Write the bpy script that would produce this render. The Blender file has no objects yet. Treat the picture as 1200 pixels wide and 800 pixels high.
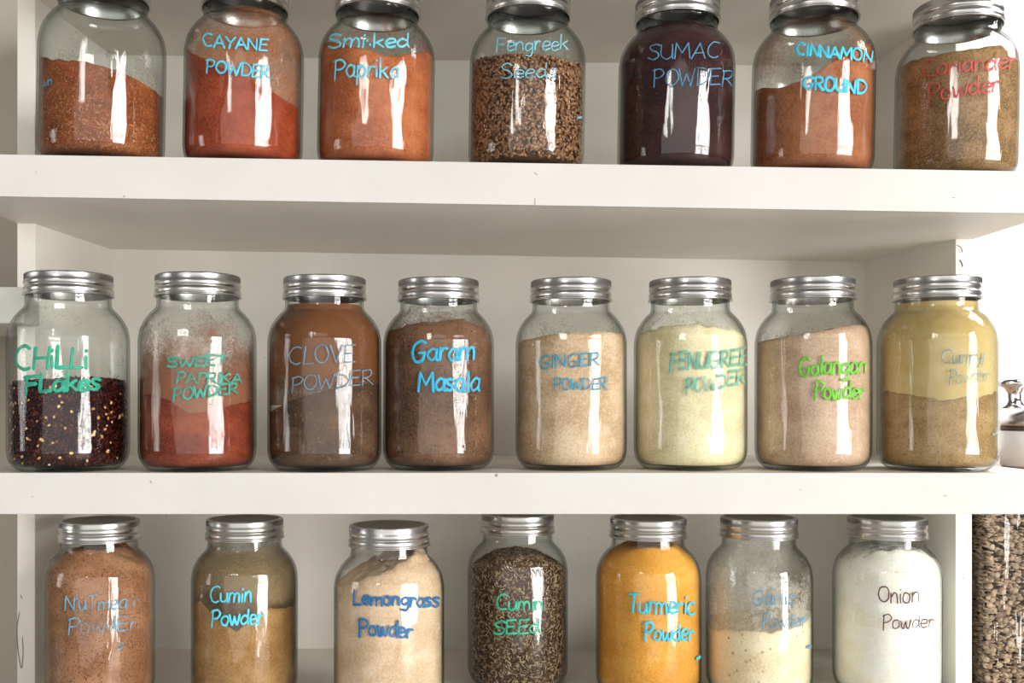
import bpy, math, random
import numpy as np
from mathutils import Matrix, Vector

R = math.radians
C = bpy.context.scene.collection
EYE = 1.45                      # eye height above the kitchen floor
F, CX, CY = 1200.0, 540.0, 472.0   # focal length and optical centre of the lens in pixels

# ------------------------------------------------------------------ camera
cam = bpy.data.cameras.new('camera'); camo = bpy.data.objects.new('camera', cam); C.objects.link(camo)
camo.location = (0, 0, EYE); camo.rotation_euler = (R(90), 0, 0)
cam.sensor_width = 36; cam.lens = 36 * F / 1200
cam.shift_x = (600 - CX) / 1200; cam.shift_y = (CY - 400) / 1200
cam.clip_start = 0.02
sc = bpy.context.scene; sc.camera = camo
sc.view_settings.view_transform = 'Standard'; sc.view_settings.look = 'None'
sc.view_settings.gamma = 1; sc.view_settings.use_curve_mapping = False
sc.view_settings.exposure = 0.23
sc.cycles.transparent_max_bounces = 24
sc.cycles.max_bounces = 14; sc.cycles.transmission_bounces = 12
sc.cycles.use_denoising = True
sc.cycles.sample_clamp_indirect = 40

# ------------------------------------------------------------------ light
w = bpy.data.worlds.new('world'); sc.world = w; w.use_nodes = True
w.node_tree.nodes['Background'].inputs[0].default_value = (1.0, 0.965, 0.92, 1)
w.node_tree.nodes['Background'].inputs[1].default_value = 0.13

def area(name, loc, target, sx, sy, power, col):
    l = bpy.data.lights.new(name, 'AREA'); l.shape = 'RECTANGLE'; l.size = sx; l.size_y = sy
    l.energy = power; l.color = col
    o = bpy.data.objects.new(name, l); C.objects.link(o); o.location = loc
    o.rotation_euler = (Vector(target) - Vector(loc)).to_track_quat('-Z', 'Y').to_euler()
    return o
WIN = Vector((6.0, -4.45, EYE + 0.4))
area('daylight_window_sky', WIN + Vector((0, 0, 1.7)), (0, 1.05, EYE + 1.7), 3.0, 1.5, 405, (1.0, 0.985, 0.96))
area('daylight_window_garden', WIN + Vector((0, 0, -.85)), (0, 1.05, EYE - .45), 3.0, 3.3, 575, (1.0, 0.985, 0.955))
area('frontal_fill', (0, -4.6, EYE + .3), (0, 1.1, EYE), 9.0, 4.0, 115, (1.0, 0.98, 0.95))  # fill lamp added behind the camera to brighten the shelf interior
area('daylight_side_window', (-3.0, 0.35, EYE + 0.3), (0, 1.1, EYE), 0.5, 1.2, 9, (1.0, 0.98, 0.95))
area('ceiling_light', (-1.1, -1.6, EYE + 1.2), (0, 1.1, EYE), 0.5, 0.25, 5, (1.0, 0.97, 0.92))
area('right_wall_fill', (1.55, 1.3, EYE + 1.1), (1.3, 2.6, EYE), 0.8, 0.8, 40, (1.0, 1.0, 1.0))  # lamp added to whiten the background wall on the right

# ------------------------------------------------------------------ helpers
def lin(r, g, b):
    f = lambda c: (c/255/12.92) if c/255 <= .04045 else ((c/255+.055)/1.055)**2.4
    return (f(r), f(g), f(b), 1)

def mat(name):
    m = bpy.data.materials.new(name); m.use_nodes = True
    nt = m.node_tree; return m, nt, nt.nodes['Principled BSDF']

def N(nt, typ, **kw):
    n = nt.nodes.new(typ)
    for k, v in kw.items():
        if k.startswith('i_'):
            k2 = k[2:]; k2 = int(k2) if k2.isdigit() else k2.replace('_', ' ')
            n.inputs[k2].default_value = v
        else: setattr(n, k, v)
    return n

def ramp(nt, src, stops):
    n = nt.nodes.new('ShaderNodeValToRGB'); nt.links.new(src, n.inputs[0])
    e = n.color_ramp.elements
    while len(e) < len(stops): e.new(0.5)
    for q, (p, c) in zip(e, stops): q.position = p; q.color = c if len(c) == 4 else (*c, 1)
    return n.outputs[0]

def mixc(nt, fac, a, b):
    n = nt.nodes.new('ShaderNodeMix'); n.data_type = 'RGBA'
    if hasattr(fac, 'links'): nt.links.new(fac, n.inputs['Factor'])
    else: n.inputs['Factor'].default_value = fac
    for s, v in ((6, a), (7, b)):
        if hasattr(v, 'links'): nt.links.new(v, n.inputs[s])
        else: n.inputs[s].default_value = v
    return n.outputs[2]

BW = lambda v: (v, v, v, 1)

def obj(name, me, m, parent=None, smooth=True):
    o = bpy.data.objects.new(name, me); C.objects.link(o)
    if m: me.materials.append(m)
    if smooth: me.polygons.foreach_set('use_smooth', [True]*len(me.polygons))
    if parent: o.parent = parent
    return o

def mesh(name, v, f):
    me = bpy.data.meshes.new(name); me.from_pydata(v, [], f); me.update(); return me

def tag(o, label=None, cat=None, group=None, kind=None):
    if label: o['label'] = label
    if cat: o['category'] = cat
    if group: o['group'] = group
    if kind: o['kind'] = kind
    return o

def empty(name, loc):
    o = bpy.data.objects.new(name, None); C.objects.link(o); o.location = loc; o.empty_display_size = .02; return o

def catmull(pts, sub=6):
    P = [np.array(p, float) for p in pts]
    if len(P) < 3: return P
    Q = [2*P[0]-P[1]] + P + [2*P[-1]-P[-2]]; out = []
    for i in range(1, len(Q)-2):
        a, b, c, d = Q[i-1:i+3]
        for k in range(sub):
            t = k/sub
            out.append(.5*((2*b)+(-a+c)*t+(2*a-5*b+4*c-d)*t*t+(-a+3*b-3*c+d)*t**3))
    out.append(P[-1]); return out

def lathe(name, prof, n=72, rfun=None):
    v = []; f = []; m = len(prof)
    for i in range(n):
        a = 2*math.pi*i/n
        for j, (r, z) in enumerate(prof):
            rr = r if rfun is None else rfun(r, z, i, j)
            v.append((rr*math.sin(a), -rr*math.cos(a), z))
    for i in range(n):
        k = (i+1) % n
        for j in range(m-1):
            f.append((i*m+j, k*m+j, k*m+j+1, i*m+j+1))
    return mesh(name, v, f)

def prism(name, quad, z0, z1, bev=0.0, zs=0.0, seg=2):
    """slab over a plan quad, bevelled; zs = fall per metre of x"""
    import bmesh
    bm = bmesh.new()
    lo = [bm.verts.new((x, y, z0 - zs*x)) for x, y in quad]; hi = [bm.verts.new((x, y, z1 - zs*x)) for x, y in quad]
    n = len(quad)
    bm.faces.new(lo[::-1]); bm.faces.new(hi)
    for i in range(n): bm.faces.new((lo[i], lo[(i+1) % n], hi[(i+1) % n], hi[i]))
    bmesh.ops.recalc_face_normals(bm, faces=bm.faces)
    if bev: bmesh.ops.bevel(bm, geom=bm.edges[:], offset=bev, segments=seg, affect='EDGES', profile=.6)
    me = bpy.data.meshes.new(name); bm.to_mesh(me); bm.free(); return me

# ------------------------------------------------------------------ materials of the setting
def paint(name, col, rough=.42, nick=0.7, bump=.25):
    m, nt, b = mat(name)
    tc = N(nt, 'ShaderNodeTexCoord')
    n1 = N(nt, 'ShaderNodeTexNoise', i_Scale=7.0, i_Detail=4.0); nt.links.new(tc.outputs['Object'], n1.inputs['Vector'])
    c = mixc(nt, ramp(nt, n1.outputs[0], [(.35, BW(0)), (.7, BW(1))]), col, tuple(x*.93 for x in col[:3]) + (1,))
    n2 = N(nt, 'ShaderNodeTexVoronoi', i_Scale=26.0); nt.links.new(tc.outputs['Object'], n2.inputs['Vector'])
    n3 = N(nt, 'ShaderNodeTexNoise', i_Scale=9.0); nt.links.new(tc.outputs['Object'], n3.inputs['Vector'])
    a = ramp(nt, n2.outputs['Distance'], [(.035, BW(1)), (.055, BW(0))])
    g = ramp(nt, n3.outputs[0], [(.53, BW(0)), (.57, BW(1))])
    mu = N(nt, 'ShaderNodeMath', operation='MULTIPLY'); nt.links.new(a, mu.inputs[0]); nt.links.new(g, mu.inputs[1])
    mu2 = N(nt, 'ShaderNodeMath', operation='MULTIPLY', i_1=nick); nt.links.new(mu.outputs[0], mu2.inputs[0])
    c = mixc(nt, mu2.outputs[0], c, lin(70, 62, 52))
    nt.links.new(c, b.inputs['Base Color'])
    b.inputs['Roughness'].default_value = rough
    nb = N(nt, 'ShaderNodeTexNoise', i_Scale=55.0, i_Detail=5.0, i_Roughness=.6)
    mp = N(nt, 'ShaderNodeMapping'); mp.inputs['Scale'].default_value = (.45, 1, 1)
    nt.links.new(tc.outputs['Object'], mp.inputs[0]); nt.links.new(mp.outputs[0], nb.inputs['Vector'])
    bp = N(nt, 'ShaderNodeBump', i_Strength=bump, i_Distance=.002); nt.links.new(nb.outputs[0], bp.inputs['Height'])
    nt.links.new(bp.outputs[0], b.inputs['Normal'])
    return m

WHITE_DIMMED = paint('dimmed_white_gloss', lin(203, 201, 197))  # base colour darkened to offset the strong light on the shelf fronts
INNER_LIFTED = paint('lifted_cream_paint', lin(238, 234, 224), rough=.5, nick=.3, bump=.15)  # base colour raised to brighten the shaded shelf interior
WALLW = paint('white_wall_paint', lin(238, 238, 236), rough=.8, nick=0)
WALLG = paint('taupe_wall_paint', lin(176, 169, 154), rough=.8, nick=0)

# ------------------------------------------------------------------ shelving unit
ZF, ZB, ZP = 1.065, 1.433, 1.231          # distance of shelf fronts, back panel and side-panel fronts
SL = 0.0165                              # the upper boards hang a little lower on the right
XL, XR = -0.532, 0.618
T1, T2, T3 = 0.2498, -0.0728, -0.3435     # board tops relative to the eye
unit = empty('shelving_unit', (0, 0, EYE))
tag(unit, 'white painted open wooden shelving unit holding all the rows of spice jars', 'shelves')
def board(top, thick, sl, lab):
    o = obj('shelf_board', prism('shelf_board', [(XL, ZF), (XR, ZF), (XR, ZB), (XL, ZB)], top-thick, top, .0012, sl), INNER_LIFTED, unit, False)
    obj('front_edge', prism('front_edge', [(XL-.0005, ZF-.0022), (XR+.0005, ZF-.0022), (XR+.0005, ZF+.002), (XL-.0005, ZF+.002)], top-thick-.0004, top+.0004, .0008, sl), WHITE_DIMMED, o, False)['label'] = 'front edge strip in glossy white, darkened to offset the light on it'  # separate strip so the front face takes the darkened white
    if lab: o['label'] = lab
    return o
board(.521, .042, SL, None)
board(T1, .0430, SL, None)
board(T2, .0422, 0, None)
board(T3, .041, 0, None)
obj('side_panel', prism('side_panel', [(-.5334, ZP), (-.5119, ZP), (-.490, ZB), (-.5334, ZB)], -.498, .52, .001), INNER_LIFTED, unit, False)
pr = obj('side_panel', prism('side_panel', [(.595, ZP), (.6145, ZP), (.6145, ZB), (.565, ZB)], -.498, .52, .001), INNER_LIFTED, unit, False)
obj('back_panel', prism('back_panel', [(-.60, ZB), (.6145, ZB), (.6145, ZB+.012), (-.60, ZB+.012)], -.498, .55, 0), INNER_LIFTED, unit, False)

INKY, _nt, _b = mat('grey_scuff'); _b.inputs['Base Color'].default_value = lin(92, 88, 84); _b.inputs['Roughness'].default_value = .8
def scuff(pts, wpx, y, parent):
    P = catmull(pts, 4) if len(pts) > 2 else [np.array(p, float) for p in pts]
    P = np.array([((u-CX)*y/F, (CY-v)*y/F) for u, v in P]); dr = np.gradient(P, axis=0); dr /= np.linalg.norm(dr, axis=1)[:, None]; V = []; Fc = []
    hw = wpx*.5*y/F
    for i, (p, d) in enumerate(zip(P, dr)):
        k = hw*(.4 if i in (0, len(P)-1) else 1)
        for q, l in ((-1, 0), (0, .0003), (1, 0)): V.append((p[0]-d[1]*k*q, y-.0001-l, p[1]+d[0]*k*q))
    for i in range(len(P)-1):
        for q in range(2): a = i*3+q; Fc.append((a, a+1, a+4, a+3))
    obj('paint_scuff', mesh('paint_scuff', V, Fc), INKY, parent)['label'] = 'grey scuff in the white paint'
for pts, wp in (([(23, 716), (20, 735), (21, 760), (25, 783), (27, 765), (26, 745)], .9), ([(24, 697), (26, 701)], 2.2),
                ([(1121, 287), (1126, 290), (1128, 296)], 1.2), ([(1123, 291), (1126, 297)], 1.0), ([(1124, 304), (1127, 308), (1128, 313)], 1.8), ([(1125, 318), (1125, 322)], 1.2),
                ([(1128, 676), (1130, 678)], 2.0), ([(1121, 748), (1122, 750)], 1.6), ([(1125, 772), (1127, 774)], 1.8)):
    scuff(pts, wp, ZP-.0002, unit)
for pts, wp in (([(176, 563), (178, 566)], 1.8), ([(195, 603.5), (195, 606)], 1.2), ([(1106, 581), (1109, 580.6)], 1.6), ([(37, 582), (39, 581.6)], 1.3), ([(626, 202), (630, 205)], 1.2), ([(627, 232), (627, 240)], 1.0), ([(42, 201), (43, 202)], 1.4), ([(1116, 231), (1119, 232)], 1.4), ([(937, 573), (939, 574)], 1.4)):
    scuff(pts, wp, ZF-.0024, unit)

# neighbouring ledge and walls
lg = obj('ledge_board', prism('ledge_board', [(-.85, 1.185), (-.5055, 1.185), (-.5055, 1.2295), (-.5345, 1.2295), (-.5345, 1.425), (-.85, 1.425)], .092+EYE, .1345+EYE, .002), WHITE_DIMMED, None, False)
tag(lg, 'short white ledge board end butting against the left side panel beside chilli jar', 'ledge')
wl = obj('wall_left', prism('wall_left', [(-1.6, 1.45), (-.5, 1.45), (-.5, 1.51), (-1.6, 1.51)], 0, EYE+1.1, 0), WALLG, None, False); wl['kind'] = 'structure'
wb = obj('wall_back', prism('wall_back', [(-.5, 2.6), (3.2, 2.6), (3.2, 2.7), (-.5, 2.7)], 0, EYE+1.4, 0), WALLW, None, False); wb['kind'] = 'structure'
fl = obj('floor', prism('floor', [(-4, -3), (4, -3), (4, 3), (-4, 3)], -.05, 0, 0), paint('floor_boards', lin(205, 196, 182), nick=0), None, False); fl['kind'] = 'structure'

# ------------------------------------------------------------------ glass and metal
def make_glass():
    """thin clear glass: every wall face passes light straight on, mirrors by its angle and thickens green-grey when seen edge-on"""
    m, nt, b = mat('jar_glass'); nt.nodes.remove(b)
    tc = N(nt, 'ShaderNodeTexCoord'); nb = N(nt, 'ShaderNodeTexNoise', i_Scale=16.0, i_Detail=1.5)
    mp = N(nt, 'ShaderNodeMapping'); mp.inputs['Scale'].default_value = (3.4, 3.4, .6)
    nt.links.new(tc.outputs['Object'], mp.inputs[0]); nt.links.new(mp.outputs[0], nb.inputs['Vector'])
    nb2 = N(nt, 'ShaderNodeTexNoise', i_Scale=95.0, i_Detail=2.0)
    mp2 = N(nt, 'ShaderNodeMapping'); mp2.inputs['Scale'].default_value = (1.5, 1.5, .16)
    nt.links.new(tc.outputs['Object'], mp2.inputs[0]); nt.links.new(mp2.outputs[0], nb2.inputs['Vector'])
    sm = N(nt, 'ShaderNodeMath', operation='MULTIPLY_ADD', i_1=.16); nt.links.new(nb2.outputs[0], sm.inputs[0]); nt.links.new(nb.outputs[0], sm.inputs[2])
    bp = N(nt, 'ShaderNodeBump', i_Strength=.48, i_Distance=.004); nt.links.new(sm.outputs[0], bp.inputs['Height'])
    ge = N(nt, 'ShaderNodeNewGeometry')
    dt = N(nt, 'ShaderNodeVectorMath', operation='DOT_PRODUCT'); nt.links.new(ge.outputs['Normal'], dt.inputs[0]); nt.links.new(ge.outputs['Incoming'], dt.inputs[1])
    ab = N(nt, 'ShaderNodeMath', operation='ABSOLUTE'); nt.links.new(dt.outputs['Value'], ab.inputs[0])
    inv = N(nt, 'ShaderNodeMath', operation='SUBTRACT', i_0=1.0); nt.links.new(ab.outputs[0], inv.inputs[1])
    def pw(e, k, a):
        p = N(nt, 'ShaderNodeMath', operation='POWER', i_1=e); nt.links.new(inv.outputs[0], p.inputs[0])
        q = N(nt, 'ShaderNodeMath', operation='MULTIPLY_ADD', i_1=k, i_2=a); nt.links.new(p.outputs[0], q.inputs[0]); return q.outputs[0]
    tr = N(nt, 'ShaderNodeBsdfTransparent'); nt.links.new(mixc(nt, pw(4.2, 1.0, 0), (.985, .993, .988, 1), (.10, .13, .115, 1)), tr.inputs[0])
    gl = N(nt, 'ShaderNodeBsdfGlossy', i_Roughness=.03); nt.links.new(bp.outputs[0], gl.inputs['Normal'])
    mx = N(nt, 'ShaderNodeMixShader'); nt.links.new(pw(5.0, .7, .033), mx.inputs[0])
    nt.links.new(tr.outputs[0], mx.inputs[1]); nt.links.new(gl.outputs[0], mx.inputs[2])
    nt.links.new(mx.outputs[0], nt.nodes['Material Output'].inputs[0])
    return m
GLASS = make_glass()

def metal(name, col, rough):
    m, nt, b = mat(name)
    b.inputs['Metallic'].default_value = 1; b.inputs['Roughness'].default_value = rough
    tc = N(nt, 'ShaderNodeTexCoord'); n = N(nt, 'ShaderNodeTexNoise', i_Scale=60.0, i_Detail=4.0)
    nt.links.new(tc.outputs['Object'], n.inputs['Vector'])
    nt.links.new(mixc(nt, n.outputs[0], col, tuple(x*.8 for x in col[:3])+(1,)), b.inputs['Base Color'])
    return m
ZINC = metal('zinc_lid', (.62, .61, .60, 1), .27)
TIN = metal('tin_disc', (.24, .23, .21, 1), .42)
CHROME = metal('chrome', (.8, .8, .8, 1), .07)

# ------------------------------------------------------------------ jar shapes
BODY = [(.0470, 0), (.0530, .0028), (.0585, .009), (.0609, .017), (.0615, .028), (.0615, .080), (.0615, .132), (.0610, .1415),
        (.0590, .1515), (.0545, .1605), (.0490, .1675), (.0450, .1715), (.0430, .1750), (.0425, .1815), (.0425, .1865), (.0415, .2030)]
def jar_profile(cut):
    p = [(r, z if z < .05 else z - cut*min(1, (z-.03)/.10)) for r, z in BODY]
    return [tuple(q) for q in catmull(p, 4)]
class Shape:
    def __init__(s, cut):
        s.cut = cut; s.out = jar_profile(cut); s.top = .2079 - cut
        s.rz = np.array([z for r, z in s.out]); s.rr = np.array([r for r, z in s.out])
        t = .0021
        inn = []
        for i, (r, z) in enumerate(s.out):
            a = s.out[max(0, i-1)]; b = s.out[min(len(s.out)-1, i+1)]
            dx, dz = b[0]-a[0], b[1]-a[1]; L = math.hypot(dx, dz) or 1
            inn.append((r - t*dz/L, max(z + t*dx/L, .0045)))
        inn = [q for q in inn if q[1] > .0046]; s.inn = inn
        s.iz = np.array([z for r, z in inn]); s.ir = np.array([r for r, z in inn])
        prof = [(0.0001, .0022), (.030, .0018), (.040, .0006)] + s.out + inn[::-1] + [(inn[0][0]-.004, .0045), (.02, .0055), (.0001, .006)]
        s.glass = lathe('glass_jar', prof, 80); s.glass.materials.append(GLASS)
        h = s.top
        bp = [(.0400, h-.0008), (.0405, h+.0002), (.0430, h), (.0441, h-.0008), (.0446, h-.0018), (.0446, h-.0066), (.0444, h-.0074), (.0449, h-.0090),
              (.0450, h-.0108), (.0447, h-.0122), (.0438, h-.0132), (.0437, h-.0140), (.0448, h-.0152), (.0453, h-.0170), (.0453, h-.0190), (.0449, h-.0204),
              (.0444, h-.0211), (.0456, h-.0217), (.0461, h-.0225), (.0457, h-.0233), (.0440, h-.0235), (.0432, h-.0225), (.0430, h-.004)]
        s.band = lathe('lid_band', bp, 220, lambda r, z, i, j: r - (.0011 if (i % 2 and j in (4, 5)) else 0))
        s.band.materials.append(ZINC)
        s.disc = lathe('lid_disc', [(.0001, h-.0006), (.030, h-.0006), (.0325, h-.0001), (.0350, h-.0001), (.0370, h-.0008), (.0410, h-.0010), (.0428, h-.0016), (.0428, h-.0024), (.0001, h-.0024)], 72)
        s.disc.materials.append(TIN)
        for me in (s.glass, s.band, s.disc): me.polygons.foreach_set('use_smooth', [True]*len(me.polygons))
    def rout(s, z): return float(np.interp(z, s.rz, s.rr))
    def rin(s, z): return float(np.interp(z, s.iz, s.ir))
TALL, SHORT = Shape(0.0), Shape(0.0195)

# ------------------------------------------------------------------ spice materials
_pc = {}
def powder(name, base, dark, light, speck=None, speck_amt=.0, speck_scale=900, patch=25, rough=.95, seed=0, contrast=1.0):
    m, nt, b = mat(name)
    tc = N(nt, 'ShaderNodeTexCoord'); V = tc.outputs['Object']
    n1 = N(nt, 'ShaderNodeTexNoise', noise_dimensions='4D', i_W=seed*3.7, i_Scale=float(patch), i_Detail=6.0, i_Roughness=.6)
    mp = N(nt, 'ShaderNodeMapping'); mp.inputs['Scale'].default_value = (1, 1, 1.5)
    nt.links.new(V, mp.inputs[0]); nt.links.new(mp.outputs[0], n1.inputs['Vector'])
    k = .10/contrast
    c = ramp(nt, n1.outputs[0], [(.5-k, dark), (.5, base), (.5+k, light)])
    n2 = N(nt, 'ShaderNodeTexNoise', i_Scale=480.0, i_Detail=3.0, i_Roughness=.75); nt.links.new(V, n2.inputs['Vector'])
    c = mixc(nt, ramp(nt, n2.outputs[0], [(.45, BW(0)), (.66, BW(.8))]), c, light)
    c = mixc(nt, ramp(nt, n2.outputs[0], [(.34, BW(.85)), (.49, BW(0))]), c, dark)
    if speck:
        v = N(nt, 'ShaderNodeTexVoronoi', i_Scale=float(speck_scale)); nt.links.new(V, v.inputs['Vector'])
        sx = N(nt, 'ShaderNodeSeparateColor'); nt.links.new(v.outputs['Color'], sx.inputs[0])
        a = ramp(nt, sx.outputs[0], [(speck_amt, BW(1)), (speck_amt+.01, BW(0))])
        d = ramp(nt, v.outputs['Distance'], [(.35, BW(1)), (.45, BW(0))])
        mu = N(nt, 'ShaderNodeMath', operation='MULTIPLY'); nt.links.new(a, mu.inputs[0]); nt.links.new(d, mu.inputs[1])
        c = mixc(nt, mu.outputs[0], c, speck)
    nt.links.new(c, b.inputs['Base Color']); b.inputs['Roughness'].default_value = rough
    b.inputs['Specular IOR Level'].default_value = .15
    bp = N(nt, 'ShaderNodeBump', i_Strength=.5, i_Distance=.0008); nt.links.new(n2.outputs[0], bp.inputs['Height'])
    nt.links.new(bp.outputs[0], b.inputs['Normal'])
    return m

def film(name, col, dens, z0, z1, hard=.12, scale=30, seed=0, col2=None):
    """powder clinging to the inside of the glass: dens = cover at z0 .. z1 with ragged edges"""
    m, nt, b = mat(name)
    tc = N(nt, 'ShaderNodeTexCoord'); V = tc.outputs['Object']
    n1 = N(nt, 'ShaderNodeTexNoise', noise_dimensions='4D', i_W=seed*2.3, i_Scale=float(scale), i_Detail=8.0, i_Roughness=.68); nt.links.new(V, n1.inputs['Vector'])
    n2 = N(nt, 'ShaderNodeTexNoise', i_Scale=420.0, i_Detail=2.0); nt.links.new(V, n2.inputs['Vector'])
    sp = N(nt, 'ShaderNodeSeparateXYZ'); nt.links.new(V, sp.inputs[0])
    mr = N(nt, 'ShaderNodeMapRange'); nt.links.new(sp.outputs[2], mr.inputs[0])
    mr.inputs[1].default_value = z0; mr.inputs[2].default_value = z1; mr.inputs[3].default_value = dens[0]; mr.inputs[4].default_value = dens[1]
    ad = N(nt, 'ShaderNodeMath', operation='ADD'); nt.links.new(mr.outputs[0], ad.inputs[0])
    s1 = N(nt, 'ShaderNodeMath', operation='MULTIPLY_ADD', i_1=1.6, i_2=-.8); nt.links.new(n1.outputs[0], s1.inputs[0])
    nt.links.new(s1.outputs[0], ad.inputs[1])
    s2 = N(nt, 'ShaderNodeMath', operation='MULTIPLY_ADD', i_1=.5, i_2=-.25); nt.links.new(n2.outputs[0], s2.inputs[0])
    ad2 = N(nt, 'ShaderNodeMath', operation='ADD'); nt.links.new(ad.outputs[0], ad2.inputs[0]); nt.links.new(s2.outputs[0], ad2.inputs[1])
    fac = ramp(nt, ad2.outputs[0], [(.5-hard*2, BW(.0)), (.5, BW(.5)), (.5+hard*2.5, BW(.96))])
    d = N(nt, 'ShaderNodeBsdfDiffuse')
    c = mixc(nt, ramp(nt, n1.outputs[0], [(.38, BW(0)), (.62, BW(1))]), col, col2 or tuple(x*.75 for x in col[:3])+(1,)); nt.links.new(c, d.inputs[0])
    tr = N(nt, 'ShaderNodeBsdfTransparent'); mx = N(nt, 'ShaderNodeMixShader')
    nt.links.new(fac, mx.inputs[0]); nt.links.new(tr.outputs[0], mx.inputs[1]); nt.links.new(d.outputs[0], mx.inputs[2])
    nt.links.new(mx.outputs[0], nt.nodes['Material Output'].inputs[0])
    nt.nodes.remove(b)
    return m

def toned(name, stops, rough=.7):
    m, nt, b = mat(name)
    at = N(nt, 'ShaderNodeAttribute', attribute_name='tone')
    nt.links.new(ramp(nt, at.outputs['Fac'], stops), b.inputs['Base Color']); b.inputs['Roughness'].default_value = rough
    b.inputs['Specular IOR Level'].default_value = .3
    return m

def ink(name, col, fade=0.0):
    m, nt, b = mat(name)
    tc = N(nt, 'ShaderNodeTexCoord'); n = N(nt, 'ShaderNodeTexNoise', i_Scale=170.0, i_Detail=3.0); nt.links.new(tc.outputs['Object'], n.inputs['Vector'])
    nt.links.new(ramp(nt, n.outputs[0], [(.35, tuple(x*.7 for x in col[:3])+(1,)), (.6, col)]), b.inputs['Base Color'])
    b.inputs['Roughness'].default_value = .6
    if fade > 0:
        f0 = N(nt, 'ShaderNodeTexNoise', i_Scale=75.0, i_Detail=4.0); nt.links.new(tc.outputs['Object'], f0.inputs['Vector'])
        lo = .28 + .22*fade
        nt.links.new(ramp(nt, f0.outputs[0], [(lo, BW(max(0, .75-fade))), (lo+.16, BW(1-.35*fade))]), b.inputs['Alpha'])
    return m

# ------------------------------------------------------------------ spice body
def vnoise(rng, n):
    k = rng.normal(size=(n, 3))
    return k, rng.uniform(0, 6.28, n)
def content_mesh(sh, hf, rng, rough=.0012, center=0.0, zb=.0062, contact=.0006):
    """hf(s, c) = height on the wall where s = sin, c = cos of the angle (c = 1 faces the room)"""
    n, K, T = 120, 26, 14; v = []; f = []
    ks = rng.uniform(60, 520, (14, 2))*rng.choice([-1, 1], (14, 2)); ph = rng.uniform(0, 6.28, 14); am = 60/np.abs(ks).sum(1)
    nz = lambda x, y: float((am*np.sin(ks[:, 0]*x+ks[:, 1]*y+ph)).sum())*rough
    top = sh.top-.03
    for i in range(n):
        a = 2*math.pi*i/n; s, c = math.sin(a), math.cos(a)
        H = min(hf(s, c), top); rr = sh.rin(H); H += nz(s*rr, -c*rr)
        for k in range(K):
            z = zb + (H-zb)*k/(K-1); r = sh.rin(z)+contact
            if k == 0: r -= .003
            v.append((r*s, -r*c, z))
        rH = sh.rin(H)
        for j in range(1, T):
            q = 1-j/T; x, y = rH*q*s, -rH*q*c
            hz = hf(s*q, c*q)+center*(1-q*q)+nz(x, y)
            v.append((x, y, min(hz, sh.top-.026)))
    m = K+T-1
    hc = hf(0, 0)+center+nz(0, 0)
    v.append((0, 0, hc)); v.append((0, 0, zb)); tc, bc = len(v)-2, len(v)-1
    for i in range(n):
        k = (i+1) % n
        for j in range(m-1): f.append((i*m+j, k*m+j, k*m+j+1, i*m+j+1))
        f.append((i*m+m-1, k*m+m-1, tc)); f.append((k*m, i*m, bc))
    return mesh('spice', v, f)

def scatter(sh, hf, rng, count, proto, sizes, mat_, name, parent, inset=.0010, top_frac=.22, flat=.6, tones=None, center=0):
    """thousands of grains lying against the glass and on the heap, joined in one mesh"""
    pv, pf = proto; nv = len(pv)
    th = rng.uniform(0, 2*math.pi, count); istop = rng.random(count) < top_frac
    pos = np.zeros((count, 3)); axr = np.zeros((count, 3)); up = np.zeros((count, 3))
    for i in range(count):
        s, c = math.sin(th[i]), math.cos(th[i])
        if istop[i]:
            q = math.sqrt(rng.random()); h = hf(s*q, c*q)+center*(1-q*q); r = (sh.rin(min(h, sh.top-.03))-.002)*q
            pos[i] = (r*s, -r*c, min(h+.0006, sh.top-.03)); up[i] = (0, 0, 1)
        else:
            z = rng.uniform(.0075, hf(s, c)); r = sh.rin(z)-inset; pos[i] = (r*s, -r*c, z); up[i] = (s, -c, 0)
    up = up + rng.normal(size=(count, 3))*(1-flat); up /= np.linalg.norm(up, axis=1)[:, None]
    a = rng.normal(size=(count, 3)); a -= (a*up).sum(1)[:, None]*up; a /= np.linalg.norm(a, axis=1)[:, None]
    b = np.cross(up, a)
    sz = np.array(sizes)[None, :]*rng.uniform(.75, 1.25, (count, 1))
    V = (pos[:, None, :] + pv[None, :, 0, None]*sz[:, 0, None, None]*a[:, None, :] + pv[None, :, 1, None]*sz[:, 1, None, None]*b[:, None, :]
         + pv[None, :, 2, None]*sz[:, 2, None, None]*up[:, None, :])
    # nothing may poke through the glass
    rad = np.hypot(V[..., 0], V[..., 1]); lim = np.interp(V[..., 2], sh.iz, sh.ir)-.0001
    k = np.minimum(1, lim/np.maximum(rad, 1e-6)); V[..., 0] *= k; V[..., 1] *= k
    V[..., 2] = np.maximum(V[..., 2], .0062)
    Fc = (np.array(pf)[None] + (np.arange(count)*nv)[:, None, None]).reshape(-1, len(pf[0]))
    me = bpy.data.meshes.new(name); me.from_pydata(V.reshape(-1, 3), [], Fc.tolist()); me.update()
    at = me.attributes.new('tone', 'FLOAT', 'POINT')
    t = rng.random(count) if tones is None else tones(pos)
    at.data.foreach_set('value', np.repeat(t, nv).astype(np.float32))
    o = obj(name, me, mat_, parent); o['kind'] = 'stuff'
    return o

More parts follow.
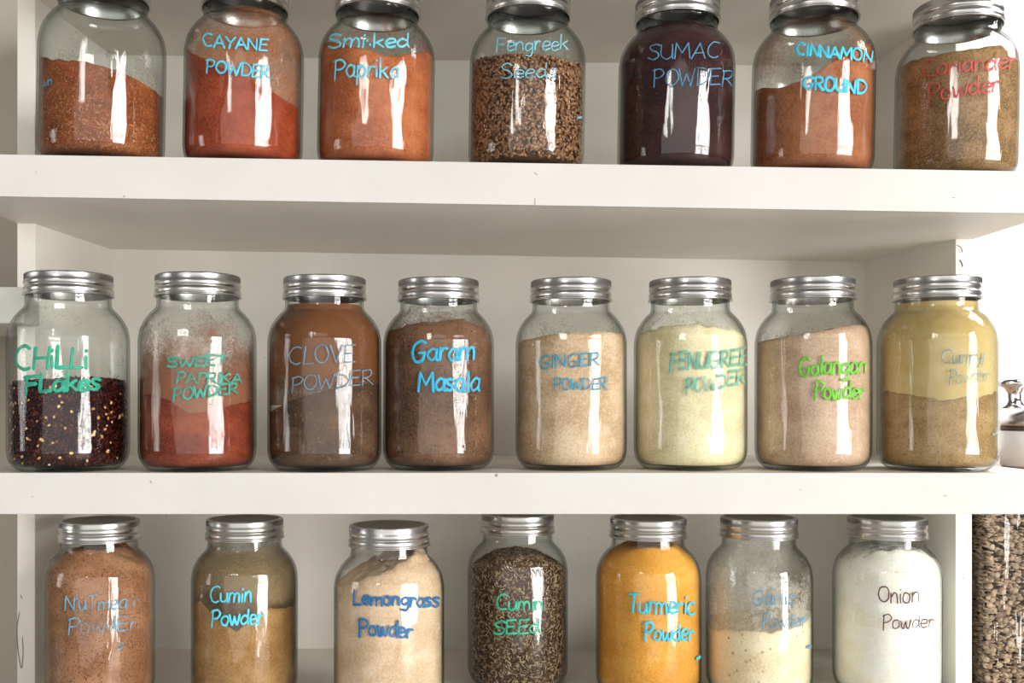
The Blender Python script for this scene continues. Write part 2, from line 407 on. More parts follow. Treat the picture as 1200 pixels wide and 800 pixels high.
def ellipsoid(nu=6, nvv=4, bump=0, rng=None):
    v = [(0, 0, 1)]; f = []
    for j in range(1, nvv):
        p = math.pi*j/nvv
        for i in range(nu):
            a = 2*math.pi*i/nu; v.append((math.sin(p)*math.cos(a), math.sin(p)*math.sin(a), math.cos(p)))
    v.append((0, 0, -1)); L = len(v)-1
    for i in range(nu):
        k = (i+1) % nu; f.append((0, 1+i, 1+k))
        for j in range(nvv-2): f.append((1+j*nu+i, 1+(j+1)*nu+i, 1+(j+1)*nu+k)); f.append((1+j*nu+i, 1+(j+1)*nu+k, 1+j*nu+k))
        f.append((1+(nvv-2)*nu+k, 1+(nvv-2)*nu+i, L))
    v = np.array(v, float)
    if bump: v += np.random.default_rng(5).normal(size=v.shape)*bump
    return v, f
GRAIN = ellipsoid(5, 3, .12)
SPINDLE = (np.array([(1, 0, 0), (-1, 0, .1)] + [(x, math.cos(a)*w, math.sin(a)*w) for x, w in ((-.5, .8), (.45, .9)) for a in (0, 1.57, 3.14, 4.71)], float),
           [(1, 2, 3), (1, 3, 4), (1, 4, 5), (1, 5, 2)] + [t for i in range(4) for t in ((2+i, 6+i, 6+(i+1) % 4), (2+i, 6+(i+1) % 4, 2+(i+1) % 4))] + [(0, 7, 6), (0, 8, 7), (0, 9, 8), (0, 6, 9)])
CHIP = (np.array([(1, .1, 0), (.35, .9, .25), (-.6, .8, -.1), (-1, -.2, .3), (-.3, -.9, 0), (.7, -.7, .3), (0, 0, -.5)], float),
        [(0, 1, 2), (0, 2, 3), (0, 3, 4), (0, 4, 5), (0, 6, 1), (1, 6, 2), (2, 6, 3), (3, 6, 4), (4, 6, 5), (5, 6, 0)])
DISC = ellipsoid(10, 4)

# ------------------------------------------------------------------ handwriting: strokes in a 1-high box
def arc(cx, cy, rx, ry, a0, a1, n=9):
    return [(cx+rx*math.cos(R(a0+(a1-a0)*i/(n-1))), cy+ry*math.sin(R(a0+(a1-a0)*i/(n-1)))) for i in range(n)]
X = .60
G = {
 'A': (.75, [[(.02, 0), (.38, 1)], [(.38, 1), (.72, 0)], [(.15, .36), (.62, .38)]]),
 'B': (.65, [[(.08, 0), (.08, 1)], [(.08, 1), (.5, .9), (.5, .6), (.1, .52)], [(.1, .52), (.6, .42), (.58, .08), (.08, 0)]]),
 'C': (.70, [arc(.42, .5, .36, .5, 55, 300, 11)]),
 'D': (.72, [[(.1, 0), (.08, 1)], [(.02, 1), (.45, .93), (.68, .55), (.5, .12), (.08, 0)]]),
 'E': (.62, [[(.08, 1), (.06, 0)], [(.08, .98), (.55, 1)], [(.07, .52), (.48, .54)], [(.06, .02), (.58, .04)]]),
 'F': (.62, [[(.12, 1), (.08, -.08)], [(.02, .96), (.6, 1)], [(.1, .52), (.5, .54)]]),
 'G': (.78, [[(.66, .88), (.42, 1), (.12, .78), (.05, .4), (.25, .03), (.55, .06), (.66, .42)], [(.66, .42), (.36, .42)]]),
 'H': (.72, [[(.08, 0), (.08, 1)], [(.62, 0), (.64, 1)], [(.08, .5), (.63, .52)]]),
 'I': (.25, [[(.12, 0), (.12, 1)]]),
 'K': (.66, [[(.08, 0), (.08, 1)], [(.58, .95), (.1, .48)], [(.22, .55), (.62, .02)]]),
 'L': (.58, [[(.10, 1), (.06, .02)], [(.06, .02), (.54, .04)]]),
 'M': (.88, [[(.05, 0), (.12, 1)], [(.12, 1), (.42, .35)], [(.42, .35), (.74, 1)], [(.74, 1), (.82, 0)]]),
 'N': (.72, [[(.06, 0), (.08, 1)], [(.08, 1), (.6, .02)], [(.6, .02), (.64, 1)]]),
 'O': (.74, [arc(.37, .5, .32, .5, 80, 445, 13)]),
 'P': (.62, [[(.12, 1), (.06, -.08)], [(.03, .92), (.4, 1.02), (.6, .78), (.42, .5), (.12, .45)]]),
 'R': (.66, [[(.1, 1), (.08, 0)], [(.04, .95), (.45, 1), (.55, .74), (.4, .52), (.1, .46)], [(.25, .48), (.62, .0)]]),
 'S': (.62, [[(.56, .88), (.34, 1), (.08, .84), (.14, .6), (.46, .45), (.54, .18), (.28, 0), (.02, .12)]]),
 'T': (.66, [[(.34, 1), (.32, 0)], [(.02, .97), (.64, 1)]]),
 'U': (.70, [[(.06, 1), (.06, .3), (.3, 0), (.56, .22), (.62, 1)], [(.62, 1), (.64, 0)]]),
 'V': (.66, [[(.04, 1), (.32, 0)], [(.32, 0), (.62, 1)]]),
 'W': (.92, [[(.04, 1), (.2, 0)], [(.2, 0), (.44, .7)], [(.44, .7), (.64, 0)], [(.64, 0), (.88, 1)]]),
 'Y': (.66, [[(.04, 1), (.34, .48)], [(.64, 1), (.34, .48), (.28, 0)]]),
 'a': (.56, [[(.46, .52), (.25, .6), (.05, .32), (.2, .02), (.44, .2), (.47, .56)], [(.47, .58), (.46, .1), (.54, 0)]]),
 'c': (.48, [arc(.28, .3, .24, .3, 50, 310, 9)]),
 'd': (.58, [[(.46, .5), (.25, .6), (.05, .3), (.2, .02), (.46, .22)], [(.5, 1.0), (.47, .3), (.54, 0)]]),
 'e': (.52, [[(.08, .28), (.45, .36), (.38, .58), (.16, .56), (.05, .25), (.2, .0), (.48, .1)]]),
 'g': (.56, [[(.46, .52), (.25, .6), (.05, .32), (.2, .04), (.46, .25)], [(.48, .58), (.5, 0), (.38, -.36), (.1, -.3)]]),
 'i': (.22, [[(.10, .56), (.11, 0)], [(.1, .82), (.12, .88)]]),
 'k': (.54, [[(.08, 1), (.07, 0)], [(.46, .56), (.1, .28)], [(.2, .34), (.5, 0)]]),
 'l': (.22, [[(.10, 1), (.10, .1), (.16, 0)]]),
 'm': (.80, [[(.06, .58), (.06, 0)], [(.06, .35), (.2, .6), (.36, .5), (.38, 0)], [(.38, .35), (.54, .6), (.7, .48), (.72, 0)]]),
 'n': (.54, [[(.06, .58), (.06, 0)], [(.06, .34), (.24, .6), (.42, .5), (.46, 0)]]),
 'o': (.54, [arc(.26, .3, .22, .3, 80, 445, 11)]),
 'p': (.56, [[(.08, .58), (.05, -.38)], [(.07, .42), (.28, .62), (.48, .36), (.3, .02), (.07, .12)]]),
 'r': (.42, [[(.07, .58), (.07, 0)], [(.07, .3), (.2, .56), (.38, .52)]]),
 's': (.46, [[(.4, .52), (.22, .6), (.07, .46), (.2, .32), (.38, .18), (.22, 0), (.02, .08)]]),
 't': (.42, [[(.2, .9), (.18, .1), (.34, 0)], [(.02, .6), (.4, .62)]]),
 'u': (.56, [[(.05, .58), (.06, .15), (.24, 0), (.44, .2), (.46, .58)], [(.46, .58), (.5, 0)]]),
 'w': (.74, [[(.04, .58), (.14, .08), (.24, .02), (.36, .5)], [(.36, .5), (.48, .04), (.58, .06), (.7, .6)]]),
 'y': (.54, [[(.05, .58), (.1, .22), (.28, .12), (.46, .3)], [(.48, .58), (.44, -.1), (.24, -.36), (.05, -.26)]]),
 ':': (.30, [[(.08, .42), (.1, .48)], [(.22, .12), (.2, .24)]]),
 "'": (.16, [[(.10, 1), (.08, .72)]]),
 '-': (.30, [[(.02, .3), (.26, .36)]]),
 ' ': (.34, []),
}

def writing(jar, M, sh, lines, col, thick, fade, parent, seed):
    """lines: (text, u0, v0, u1, v1, height) given where the photograph shows them; projected once onto the jar's own wall"""
    rng = random.Random(seed)
    Mi = M.inverted(); O = Mi @ Vector((0, 0, EYE))
    V = []; Fc = []
    def hit(u, v):
        d = (Mi.to_3x3() @ Vector(((u-CX)/F, 1, -(v-CY)/F)))
        r = .0615
        for _ in range(5):
            a = d.x*d.x+d.y*d.y; b = 2*(O.x*d.x+O.y*d.y); c = O.x*O.x+O.y*O.y-r*r; D = b*b-4*a*c
            if D < 0: return None
            t = (-b-math.sqrt(D))/(2*a); p = O+d*t; r = sh.rout(p.z)
        return p
    def pt(ang, z, lift): r = sh.rout(z)+lift; return (r*math.sin(ang), -r*math.cos(ang), z)
    for text, u0, v0, u1, v1, h in lines:
        tot = sum(G[ch][0] for ch in text)
        x = 0.0
        for ch in text:
            wd, st = G[ch]; jy = rng.uniform(-.05, .05); js = rng.uniform(.93, 1.08); sl = rng.uniform(-.02, .1)
            for s in st:
                P = catmull([(a+rng.uniform(-.02, .02), b+rng.uniform(-.02, .02)) for a, b in s], 4) if len(s) > 2 else [np.array(s[0])+(np.array(s[-1])-np.array(s[0]))*k/4 for k in range(5)]
                S = []
                for a, b in P:
                    f = (x+a+sl*b)/tot; u = u0+(u1-u0)*f; v = v0+(v1-v0)*f-(b*js+jy)*h
                    p = hit(u, v)
                    if p is None:
                        break
                    S.append((math.atan2(p.x, -p.y), p.z))
                if len(S) < 2: continue
                w0 = thick*.0009*.5*rng.uniform(.85, 1.15); r0 = .0615
                A = np.array([(a*r0, z) for a, z in S]); base = len(V); nP = len(A)
                dirs = np.gradient(A, axis=0); dirs /= np.maximum(np.linalg.norm(dirs, axis=1), 1e-9)[:, None]
                A = np.vstack([A[0]-dirs[0]*w0*.8, A, A[-1]+dirs[-1]*w0*.8]); dirs = np.vstack([dirs[0], dirs, dirs[-1]]); nP += 2
                for i in range(nP):
                    ww = w0*(.35 if i in (0, nP-1) else rng.uniform(.88, 1.12)); nx, nz = -dirs[i][1], dirs[i][0]
                    for q, lf in ((-1, .00005), (-.6, .00035), (.6, .00035), (1, .00005)):
                        V.append(pt((A[i][0]+nx*ww*q)/r0, A[i][1]+nz*ww*q, lf))
                for i in range(nP-1):
                    for q in range(3): a = base+i*4+q; Fc.append((a, a+1, a+5, a+4))
                Fc.append((base, base+3, base+2, base+1)); e = base+(nP-1)*4; Fc.append((e, e+1, e+2, e+3))
            x += wd
    o = obj('handwriting', mesh('handwriting', V, Fc), ink('ink_%s' % jar, lin(*col), fade), parent)
    o['label'] = 'handwritten marker lettering' if lines[0][0] != '-' else 'small marker stroke'
    return o

# ------------------------------------------------------------------ jar builder
def px_height(u_c, d, sh, base_z):
    """turns fill line points (s across the jar -1..1, image row) into heights on the wall"""
    def conv(pts):
        ss = [p[0] for p in pts]; zz = []
        for s, v in pts:
            dist = d - .0589*SC[0]*math.sqrt(max(0, 1-s*s)); zz.append((CY-v)*dist/F-base_z)
        return ss, zz
    return conv

JN = [0]; SC = [1.0]
SIZES = {(1, 118.5): 1.088, (1, 284.5): 1.047, (1, 439.5): 1.032, (1, 616.0): 1.0275, (1, 790.5): 1.023, (1, 950.5): 1.048, (1, 1119.5): 1.032, (2, 81.0): 1.034, (2, 232.0): 1.024, (2, 380.5): 1.005}   # slightly larger jars
def make_jar(row, u, d, label, group, fill, mat_, text=None, col=None, thick=3, fade=0, scale=1.0, films=(), back=0.0, center=0.0,
             rough=.0012, extras=None, contact=-.0002):
    scale = SIZES.get((row, float(u)), 1.0)
    JN[0] += 1; seed = JN[0]; rng = np.random.default_rng(seed)
    sh = SHORT if row == 1 else TALL
    x = (u-CX)*d/F
    base = {1: T1-SL*x+.0003, 2: T2+.0002, 3: T3+.0002}[row]
    e = empty('spice_jar', (x, d, EYE+base))
    e.rotation_euler = (0, math.atan(SL) if row == 1 else 0, 0); zs = 1+(scale-1)*(.64 if row == 2 else 1); e.scale = (scale, scale, zs)
    tag(e, label, 'jar', group)
    M = Matrix.LocRotScale(e.location, e.rotation_euler, e.scale)
    for nm, me in (('glass_body', sh.glass), ('lid_band', sh.band), ('lid_disc', sh.disc)):
        o = bpy.data.objects.new(nm, me); C.objects.link(o); o.parent = e
    SC[0] = scale
    ss, zz = px_height(u, d, sh, base)(fill)
    zz = [z/zs for z in zz]
    zz = [min(max(z, .012), sh.top-.031) for z in zz]
    hf = lambda s, c: float(np.interp(s, ss, zz)) + back*(1-c)*.5
    o = obj('spice_filling', content_mesh(sh, hf, rng, rough, center, contact=contact), mat_, e)
    for k, (fm, z0, z1) in enumerate(films):
        n = 24; prof = [(sh.rin(z0+(z1-z0)*i/n)-.0004-.0003*k, z0+(z1-z0)*i/n) for i in range(n+1)]
        obj('dust_film', lathe('dust_film', prof, 64), fm, e)
    if extras: extras(sh, hf, rng, e)
    if text:
        writing(seed, M, sh, [t for t in text if t[0] != '-'], col, thick, fade, e, seed)
        for t in text:
            if t[0] == '-': writing(seed, M, sh, [t], col, thick*1.6, fade, e, seed+50).name = 'ink_smudge'
    return e

g1, g2, g3 = 'lidded spice jars on the top shelf', 'lidded spice jars on the middle shelf', 'lidded spice jars on the bottom shelf'
L = lin
# ---------- top row
def herb_extra(sh, hf, rng, e):
    m = toned('herb_flecks', [(0, L(120, 70, 35)), (.5, L(170, 125, 75)), (1, L(205, 170, 115))])
    scatter(sh, lambda s, c: min(hf(s, c), .055+.008*math.sin(9*s)-.03*max(0, s)), rng, 1500, SPINDLE, (.0013, .0003, .0003), m, 'herb_flecks', e, inset=.0001, top_frac=0, flat=.95)
make_jar(1, 118.5, 1.12, 'wide jar half full of rusty red ground spice with pale flecks, leftmost on top shelf', g1,
    [(-1, 74), (-.5, 71), (0, 72), (.3, 76), (.6, 84), (.8, 93), (1, 112)], powder('red_herb', L(128, 66, 36), L(100, 52, 32), L(152, 88, 50), L(190, 140, 90), .1, 700, seed=1),
    [('wn', 49, 101, 61, 99, 10)], (70, 130, 160), 1.6, .4, extras=herb_extra, rough=.002,
    films=[(film('film_1', L(150, 140, 125), (.32, .05), .06, .16, scale=18), .05, .155)])
make_jar(1, 284.5, 1.12, 'jar of brick red cayenne powder sloping down to the right, blue capitals', g1,
    [(-1, 60), (-.8, 62), (-.3, 76), (0, 84), (.3, 92), (.55, 103), (.8, 115), (1, 130)], powder('cayenne', L(142, 58, 32), L(120, 46, 26), L(164, 78, 46), seed=2),
    [('CAYANE', 237, 54, 314, 60, 13.5), ('POWDER', 241, 84, 317, 93, 14.5)], (80, 195, 225), 2.1, .12,
    films=[(film('film_2', L(172, 112, 78), (.62, .42), .07, .16, scale=16, seed=3), .05, .157)])
make_jar(1, 439.5, 1.12, 'jar of orange smoked paprika nearly full, pale blue rubbed lettering', g1,
    [(-1, 58), (-.5, 53), (-.1, 58), (.25, 66), (.5, 64), (.8, 61), (1, 66)], powder('smoked_paprika', L(168, 94, 56), L(144, 72, 42), L(186, 112, 72), seed=3),
    [('Smi:ked', 384, 56, 480, 55, 16.5), ('Paprika', 391, 90, 468, 91, 22)], (105, 205, 225), 2.3, .2,
    films=[(film('film_3', L(170, 90, 60), (.35, .22), .11, .16, scale=22, seed=5), .10, .157)])
def fenu_extra(sh, hf, rng, e):
    m = toned('fenugreek_seeds', [(0, L(86, 54, 36)), (.4, L(128, 88, 60)), (.8, L(158, 116, 82)), (1, L(180, 142, 106))])
    scatter(sh, hf, rng, 9500, GRAIN, (.0021, .0015, .0012), m, 'seeds', e, inset=.0007, top_frac=.2, flat=.4)
make_jar(1, 616, 1.12, 'jar packed with whole brown seeds on the top shelf, pale blue lettering', g1,
    [(-1, 78), (-.7, 68), (-.2, 64), (.3, 66), (.7, 72), (1, 80)], powder('seed_core', L(84, 56, 38), L(64, 42, 28), L(104, 72, 50)),
    [('Fengreek', 580, 60, 666, 58, 16.5), ('Seeds', 586, 91.5, 653, 90, 17), ('-', 676, 142, 682, 142, 12)], (120, 200, 220), 1.6, .3, extras=fenu_extra, contact=-.0028,
    films=[(film('film_4', L(160, 155, 145), (.22, .1), .10, .16, scale=22, seed=7), .11, .157)])
make_jar(1, 790.5, 1.125, 'jar full to the neck with blackish purple sumac powder', g1,
    [(-1, 40), (-.6, 24), (0, 16), (.6, 24), (1, 40)], powder('sumac', L(50, 27, 27), L(38, 20, 22), L(66, 37, 36), L(90, 52, 50), .05, 600, seed=5),
    [('SUMAC', 759, 70, 843, 67, 17), ('POWDER', 765, 101, 859, 100, 19)], (80, 145, 180), 1.4, .2)
make_jar(1, 950.5, 1.12, 'jar of light brown ground cinnamon heaped steeply up to the right', g1,
    [(-1, 108), (-.8, 104), (-.55, 98), (-.35, 90), (0, 70), (.3, 58), (.6, 52), (1, 56)], powder('cinnamon', L(160, 98, 64), L(140, 82, 52), L(178, 116, 80), seed=6),
    [('CINNAMON', 932, 64, 1023, 72, 13), ('GROUND', 940, 104, 1016, 110, 15)], (60, 195, 225), 2.8, .05,
    films=[(film('film_6', L(170, 120, 80), (.25, .3), .11, .16, scale=14, seed=9), .10, .157)])
make_jar(1, 1119.5, 1.13, 'jar of grainy olive brown coriander powder with red lettering, rightmost on top shelf', g1,
    [(-1, 78), (-.7, 66), (-.3, 58), (0, 54), (.5, 53), (.8, 57), (1, 66)], powder('coriander', L(138, 104, 68), L(108, 80, 50), L(168, 134, 94), L(185, 150, 105), .12, 650, seed=7),
    [('Coriander', 1079, 90, 1192, 79, 20), ('Powder', 1086, 119, 1172, 106, 21)], (205, 82, 78), 2.1, .15, rough=.0016)
# ---------- middle row
def chilli_extra(sh, hf, rng, e):
    m = toned('chilli_flakes', [(0, L(34, 14, 16)), (.5, L(66, 24, 24)), (.82, L(104, 36, 26)), (1, L(150, 80, 46))], .35)
    s = toned('chilli_seeds', [(0, L(190, 130, 70)), (.6, L(226, 182, 112)), (1, L(240, 208, 150))], .5)
    scatter(sh, hf, rng, 4600, CHIP, (.0028, .0019, .0006), m, 'chilli_flakes', e, inset=.0014, top_frac=.25, flat=.45)
    scatter(sh, hf, rng, 250, DISC, (.0018, .0014, .0004), s, 'chilli_seeds', e, inset=.0004, top_frac=.12, flat=.8)
make_jar(2, 81, 1.12, 'jar half full of dark red chilli flakes with pale seeds, green lettering', g2,
    [(-1, 452), (-.7, 448), (0, 446), (.5, 443), (.7, 444), (1, 452)], powder('chilli_core', L(45, 16, 15), L(30, 10, 10), L(70, 24, 20)),
    [('CHiLLi', 17, 432, 104, 431, 25), ('FLakes', 28, 461, 118, 456, 20)], (35, 158, 128), 4.0, .08, extras=chilli_extra, contact=-.0032,
    films=[(film('film_8', L(195, 192, 182), (.16, .06), .09, .18, scale=18, seed=11), .09, .178)])
make_jar(2, 232, 1.12, 'jar of rust red sweet paprika with powder dust clinging above, teal capitals', g2,
    [(-1, 462), (-.6, 462), (-.2, 470), (.1, 484), (.4, 482), (.7, 476), (1, 470)], powder('sweet_paprika', L(124, 54, 34), L(102, 42, 28), L(144, 70, 46), seed=9),
    [('SWEET', 196, 430, 266, 427, 11.5), ('PAPRIKA', 206, 449, 284, 449, 12), ('POWDER', 202, 469, 279, 461, 13)], (62, 158, 138), 2.6, .3,
    films=[(film('film_9', L(148, 98, 74), (.92, .08), .085, .165, scale=26, seed=13), .06, .178)])
make_jar(2, 380.5, 1.12, 'jar of brown clove powder, level rising right, thin grey blue capitals', g2,
    [(-1, 484), (-.9, 482), (-.5, 470), (0, 461), (.4, 453), (.7, 450), (1, 450)], powder('clove', L(80, 58, 42), L(64, 46, 34), L(98, 72, 52), L(165, 130, 90), .03, 700, seed=10),
    [('CLOVE', 337, 427, 417, 424, 20), ('POWDER', 341, 459, 438, 450, 17)], (105, 150, 172), 1.5, .25,
    films=[(film('film_10', L(122, 78, 48), (.45, 1.05), .085, .115, scale=12, seed=15), .07, .178)])
make_jar(2, 514, 1.136, 'jar full of dusty brown garam masala with bright blue lettering', g2,
    [(-1, 392), (-.6, 380), (0, 376), (.5, 372), (1, 390)], powder('garam_masala', L(104, 74, 54), L(80, 56, 40), L(126, 92, 68), L(62, 42, 30), .10, 420, patch=14, seed=11, contrast=1.5),
    [('Garam', 481, 424, 557, 421, 24), ('Masala', 489, 458, 563, 458, 23)], (50, 172, 210), 3.2, 0.0, rough=.002,
    films=[(film('film_11', L(130, 100, 78), (.6, .25), .145, .178, scale=30, seed=17), .14, .178)])
make_jar(2, 669, 1.139, 'jar of tan ginger powder, three quarters full, thin blue capitals', g2,
    [(-1, 402), (-.75, 396), (-.4, 391), (0, 389), (.6, 389), (1, 394)], powder('ginger', L(196, 166, 132), L(178, 146, 112), L(216, 190, 160), None, patch=16, seed=12, contrast=1.6),
    [('GINGER', 631, 432, 703, 427, 15), ('POWDER', 649, 457, 712, 456, 13)], (50, 150, 182), 2.0, .15,
    films=[(film('film_12', L(170, 155, 135), (.3, .1), .14, .175, scale=22, seed=19), .13, .178)])
make_jar(2, 808.5, 1.136, 'jar of pale yellow fenugreek powder with smudged green capitals', g2,
    [(-1, 392), (-.6, 382), (-.2, 380), (.3, 384), (.7, 388), (1, 396)], powder('fenugreek_powder', L(228, 214, 172), L(212, 196, 152), L(238, 226, 192), seed=13, contrast=1.2),
    [('FENUGREE', 784, 434, 878, 427, 19), ('POWDER', 803, 461, 874, 449, 16)], (112, 182, 160), 3.6, .45, rough=.003,
    films=[(film('film_13', L(205, 195, 150), (.5, .12), .14, .175, scale=26, seed=21), .13, .178)])
make_jar(2, 952, 1.1286, 'jar of pinkish beige galangal powder with bright green lettering', g2,
    [(-1, 402), (-.7, 394), (-.2, 388), (.3, 382), (.7, 380), (1, 386)], powder('galangal', L(198, 166, 140), L(180, 148, 122), L(212, 184, 158), seed=14),
    [('Galangan', 935, 440, 1016, 437, 21), ('Powder', 954, 468, 1014, 467, 19)], (108, 188, 50), 3.0, 0.0, rough=.0015,
    films=[(film('film_14', L(150, 135, 120), (.35, .1), .14, .175, scale=22, seed=23), .13, .178)])
make_jar(2, 1098, 1.121, 'jar of mustard brown curry powder, yellow dusted above, faint grey lettering', g2,
    [(-1, 458), (-.8, 462), (-.4, 470), (-.1, 466), (.3, 465), (.7, 460), (1, 455)], powder('curry', L(162, 132, 88), L(142, 112, 68), L(182, 152, 108), L(120, 90, 55), .05, 500, seed=15),
    [('Curry', 1102, 426, 1154, 423, 16), ('Powder', 1112, 449, 1160, 446, 15), ('-', 1163, 512, 1169, 510, 10)], (135, 165, 170), 1.9, .5, rough=.0025,
    films=[(film('film_15', L(214, 194, 140), (1.0, .75), .08, .175, scale=12, seed=25, col2=L(190, 160, 100)), .075, .181)])
# ---------- bottom row
make_jar(3, 117, 1.19, 'jar of speckled reddish tan nutmeg powder, leftmost on bottom shelf, faded blue letters', g3,
    [(-1, 662), (-.6, 650), (0, 645), (.4, 640), (1, 660)], powder('nutmeg', L(148, 102, 72), L(128, 86, 60), L(168, 122, 90), L(70, 45, 34), .16, 520, seed=16),
    [("N'uTmea r", 75, 715, 163, 713, 17), ('PowdEr', 79, 743, 161, 737, 17), ('s', 137, 761, 145, 760, 12)], (110, 172, 200), 1.9, .5, rough=.002)
make_jar(3, 287, 1.205, 'jar of golden brown cumin powder, glass dusted greyish brown above, cyan lettering', g3,
    [(-1, 700), (-.7, 705), (-.3, 725), (.05, 740), (.3, 725), (.6, 712), (1, 708)], powder('cumin_powder', L(154, 114, 70), L(136, 98, 58), L(172, 134, 88), seed=17),
    [('Cumin', 245, 706, 295, 705, 18), ('Powder', 247, 733, 309, 732, 19)], (90, 208, 230), 2.5, .0,
    films=[(film('film_17_dark', L(92, 70, 48), (.62, .12), .10, .145, scale=20, seed=41), .085, .15),
           (film('film_17', L(148, 128, 96), (1.15, .5), .09, .175, scale=10, seed=27, col2=L(120, 98, 72)), .07, .178)])
make_jar(3, 456, 1.145, 'jar of pale beige lemongrass powder, surface sloping up right, navy lettering', g3,
    [(-1, 692), (-.6, 684), (-.2, 676), (.3, 664), (.7, 655), (1, 655)], powder('lemongrass', L(214, 184, 152), L(198, 166, 132), L(228, 202, 174), seed=18),
    [('Lemongrass', 413, 708, 516, 711, 17), ('Powder', 420, 744, 484, 747, 19)], (32, 108, 165), 3.2, .05, rough=.003, back=.012)
def cumin_extra(sh, hf, rng, e):
    m = toned('cumin_seeds', [(0, L(70, 50, 36)), (.35, L(122, 96, 70)), (.75, L(168, 140, 108)), (1, L(205, 182, 150))])
    scatter(sh, hf, rng, 9000, SPINDLE, (.0026, .00062, .0006), m, 'seeds', e, inset=.0012, top_frac=.2, flat=.75)
make_jar(3, 606.5, 1.26, 'jar of whole grey brown cumin seeds with green lettering on bottom shelf', g3,
    [(-1, 664), (-.5, 658), (0, 656), (.5, 658), (1, 664)], powder('cumin_core', L(66, 48, 36), L(48, 34, 26), L(88, 66, 48)),
    [('Cumin', 581, 714, 637, 715, 17), ('SEEd', 578, 743, 633, 741, 16)], (62, 190, 152), 2.6, .25, extras=cumin_extra, contact=-.003)
make_jar(3, 759.5, 1.215, 'jar filled to the neck with golden orange turmeric powder', g3,
    [(-1, 650), (-.6, 645), (0, 643), (.6, 643), (1, 650)], powder('turmeric', L(222, 154, 58), L(204, 138, 46), L(232, 172, 80), patch=16, seed=20),
    [('Turmeric', 735, 718, 815, 719, 21), ('Powder', 755, 750, 814, 750, 20), ('-', 816, 776, 821, 774, 12)], (66, 192, 212), 3.0, 0.0)
make_jar(3, 889, 1.22, 'jar with cream garlic powder in its lower half, cloudy glass above, faded blue letters', g3,
    [(-1, 735), (-.6, 738), (0, 741), (.3, 738), (.7, 728), (1, 715)], powder('garlic', L(238, 220, 184), L(222, 200, 160), L(246, 234, 206), L(196, 168, 130), .045, 240, seed=21, patch=18),
    [('Garlic', 881, 709, 932, 707, 17), ('Powder', 893, 736, 946, 734, 16), ('-', 946, 762, 952, 760, 12)], (84, 148, 185), 2.0, .4, rough=.002,
    films=[(film('film_21', L(226, 218, 202), (.50, .26), .08, .175, scale=20, seed=31), .065, .178)])
make_jar(3, 1039.5, 1.22, 'jar full of white onion powder with thin maroon lettering', g3,
    [(-1, 655), (-.6, 648), (0, 646), (.6, 648), (1, 655)], powder('onion', L(246, 244, 234), L(238, 232, 214), L(250, 248, 242), seed=22),
    [('Onion', 1029, 706, 1078, 706, 19), ('Powder', 1034, 736, 1095, 735, 17)], (92, 36, 48), 1.5, .0, rough=.002,
    films=[(film('film_22', L(130, 100, 85), (.3, .22), .16, .178, scale=40, seed=33), .15, .178)])

# ------------------------------------------------------------------ right of the unit: counter, canister, lentil jar
def rounded(x0, x1, y0, y1, r, n=6):
    q = []
    for cx, cy, a in ((x1-r, y0+r, -90), (x1-r, y1-r, 0), (x0+r, y1-r, 90), (x0+r, y0+r, 180)):
        for i in range(n+1): t = R(a+90*i/n); q.append((cx+r*math.cos(t), cy+r*math.sin(t)))
    return q
STEEL = metal('brushed_steel', (.55, .52, .5, 1), .3)
ct = obj('side_counter', prism('side_counter', [(.62, 1.52), (1.5, 1.52), (1.5, 2.0), (.62, 2.0)], EYE-.14, EYE-.1015, .002), paint('wood_counter', lin(150, 120, 95), nick=0), None, False)
tag(ct, 'brown wooden board behind the shelf end carrying the knobbed canister', 'counter')
cn = empty('canister', ((1215-CX)*1.62/F, 1.62, EYE-.101))
tag(cn, 'white canister with a chrome knob lid at the right edge of the photo', 'canister')
cr = .052
WENAM, _nt, _b = mat('white_enamel'); _b.inputs['Base Color'].default_value = lin(232, 232, 232); _b.inputs['Roughness'].default_value = .2
obj('canister_body', lathe('canister_body', [(.0001, 0), (cr-.003, 0), (cr, .003), (cr, .056), (cr-.002, .058), (.0001, .058)], 64), WENAM, cn)
DARK, _nt, _b = mat('dark_seal'); _b.inputs['Base Color'].default_value = lin(70, 62, 58); _b.inputs['Roughness'].default_value = .5
obj('seal_ring', lathe('seal_ring', [(cr-.004, .058), (cr+.0005, .058), (cr+.0015, .061), (cr+.0005, .064), (cr-.004, .064)], 64), DARK, cn)
obj('lid', lathe('lid', [(cr-.004, .064), (cr+.002, .065), (cr+.001, .073), (cr-.01, .083), (.02, .0905), (.0001, .092)], 64), STEEL, cn)
kb = obj('knob', lathe('knob', [(.0001, .092), (.021, .092), (.0215, .094), (.016, .0985), (.0105, .105), (.0105, .116), (.014, .124), (.0235, .129), (.0245, .133), (.022, .137), (.008, .140), (.0001, .1405)], 48), CHROME, cn)
kb['label'] = 'mushroom shaped chrome knob'
kb.location = (-.036, -.0, .0)
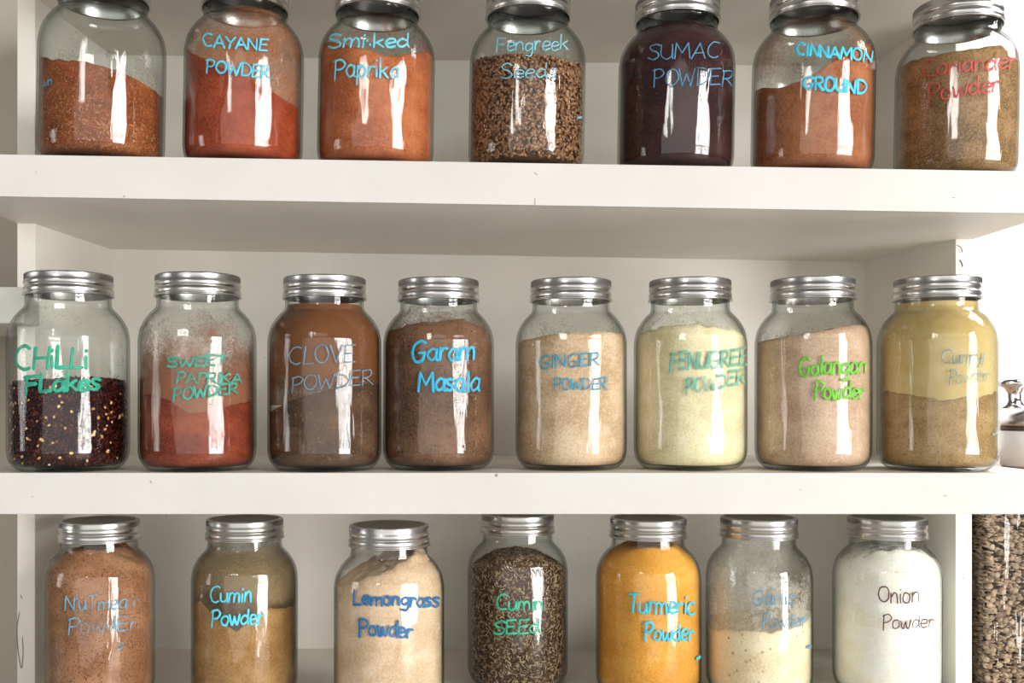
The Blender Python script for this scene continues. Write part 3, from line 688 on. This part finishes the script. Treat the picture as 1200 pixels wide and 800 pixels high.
# lentil jar
lj = empty('lentil_jar', (.757, 1.33, EYE-.50))
tag(lj, 'big square glass jar packed with brown lentils right of the lower shelves', 'jar')
bx0, bx1, by0, by1 = -.135, .135, -.11, .11
obj('glass_body', prism('glass_body', rounded(bx0, bx1, by0, by1, .012), 0, .385, 0), GLASS, lj, False)
import bmesh
rngL = np.random.default_rng(77)
obj('lentil_core', prism('lentil_core', rounded(bx0+.012, bx1-.012, by0+.012, by1-.012, .006), .006, .376, 0), powder('lentil_core', L(84, 64, 46), L(66, 50, 36), L(100, 78, 58)), lj, False)
def lentils():
    n = 15000; pv, pf = DISC; nv = len(pv)
    pos = np.zeros((n, 3)); up = np.zeros((n, 3))
    for i in range(n):
        z = rngL.uniform(.008, .374)
        if rngL.random() < .6: pos[i] = (rngL.uniform(bx0+.0055, bx1-.0055), by0+.0060+rngL.uniform(0, .003), z); up[i] = (0, -1, 0)
        else: pos[i] = (bx0+.0055+rngL.uniform(0, .005), rngL.uniform(by0+.012, by1-.012), z); up[i] = (-1, 0, 0)
    flatw = rngL.random(n) < .20
    pos[:, 1] -= np.where(flatw & (pos[:, 1] < by0+.0105), .0022, 0)
    t = rngL.normal(size=(n, 3))*np.where(flatw, .2, .17)[:, None]
    up = np.where(flatw[:, None], up+t, np.array([0.1, 0, 1.0])[None]+t*np.array([1, 1, .6]))
    up /= np.linalg.norm(up, axis=1)[:, None]
    a = rngL.normal(size=(n, 3)); a -= (a*up).sum(1)[:, None]*up; a /= np.linalg.norm(a, axis=1)[:, None]; b = np.cross(up, a)
    s = rngL.uniform(.0034, .0041, (n, 1)); 
    V = pos[:, None]+pv[None, :, 0, None]*s[:, None]*a[:, None]+pv[None, :, 1, None]*s[:, None]*b[:, None]+pv[None, :, 2, None]*(s*.30)[:, None]*up[:, None]
    V[..., 0] = np.clip(V[..., 0], bx0+.0022, bx1-.0022); V[..., 1] = np.clip(V[..., 1], by0+.0022, by1-.0022)
    Fc = (np.array(pf)[None]+(np.arange(n)*nv)[:, None, None]).reshape(-1, 3)
    me = bpy.data.meshes.new('lentils'); me.from_pydata(V.reshape(-1, 3), [], Fc.tolist()); me.update()
    at = me.attributes.new('tone', 'FLOAT', 'POINT'); at.data.foreach_set('value', np.repeat(rngL.random(n), nv).astype(np.float32))
    o = obj('lentils', me, toned('lentils', [(0, L(112, 90, 70)), (.5, L(150, 126, 102)), (1, L(182, 160, 134))], .55), lj); o['kind'] = 'stuff'
lentils()
obj('jar_lid', prism('jar_lid', rounded(bx0-.002, bx1+.002, by0-.002, by1+.002, .014), .3855, .397, .002), paint('lid_wood', lin(150, 120, 90), nick=0), lj, False)
st = obj('reflector', prism('reflector', [(-1.5, .55), (1.6, .55), (1.6, 1.9), (-1.5, 1.9)], EYE-.54, EYE-.5003, .002), WHITE_DIMMED, None, False)  # unseen slab, added to bounce light onto the shelf undersides; carries the lentil jar
tag(st, 'white worktop added out of view below the shelving to bounce light, under the lentil jar', 'reflector')

# ------------------------------------------------------------------ kitchen window frame behind the photographer (seen as reflections)
q = (Vector((0, 1.05, EYE))-WIN).to_track_quat('-Z', 'Y')
wf = empty('window_1', WIN); wf.rotation_euler = q.to_euler(); wf['kind'] = 'structure'
def bar(x0, x1, y0, y1): 
    o = obj('window_bar', prism('window_bar', [(x0, y0), (x1, y0), (x1, y1), (x0, y1)], -.05, -.02, 0), WHITE_DIMMED, wf, False); o['kind'] = 'structure'
for x in (-1.53, -.98, -.62, -.1, .34, .95, 1.53): bar(x-.07, x+.07, -2.55, 2.55)
for y in (-2.5, .85, 2.5): bar(-1.6, 1.6, y-.06, y+.06)
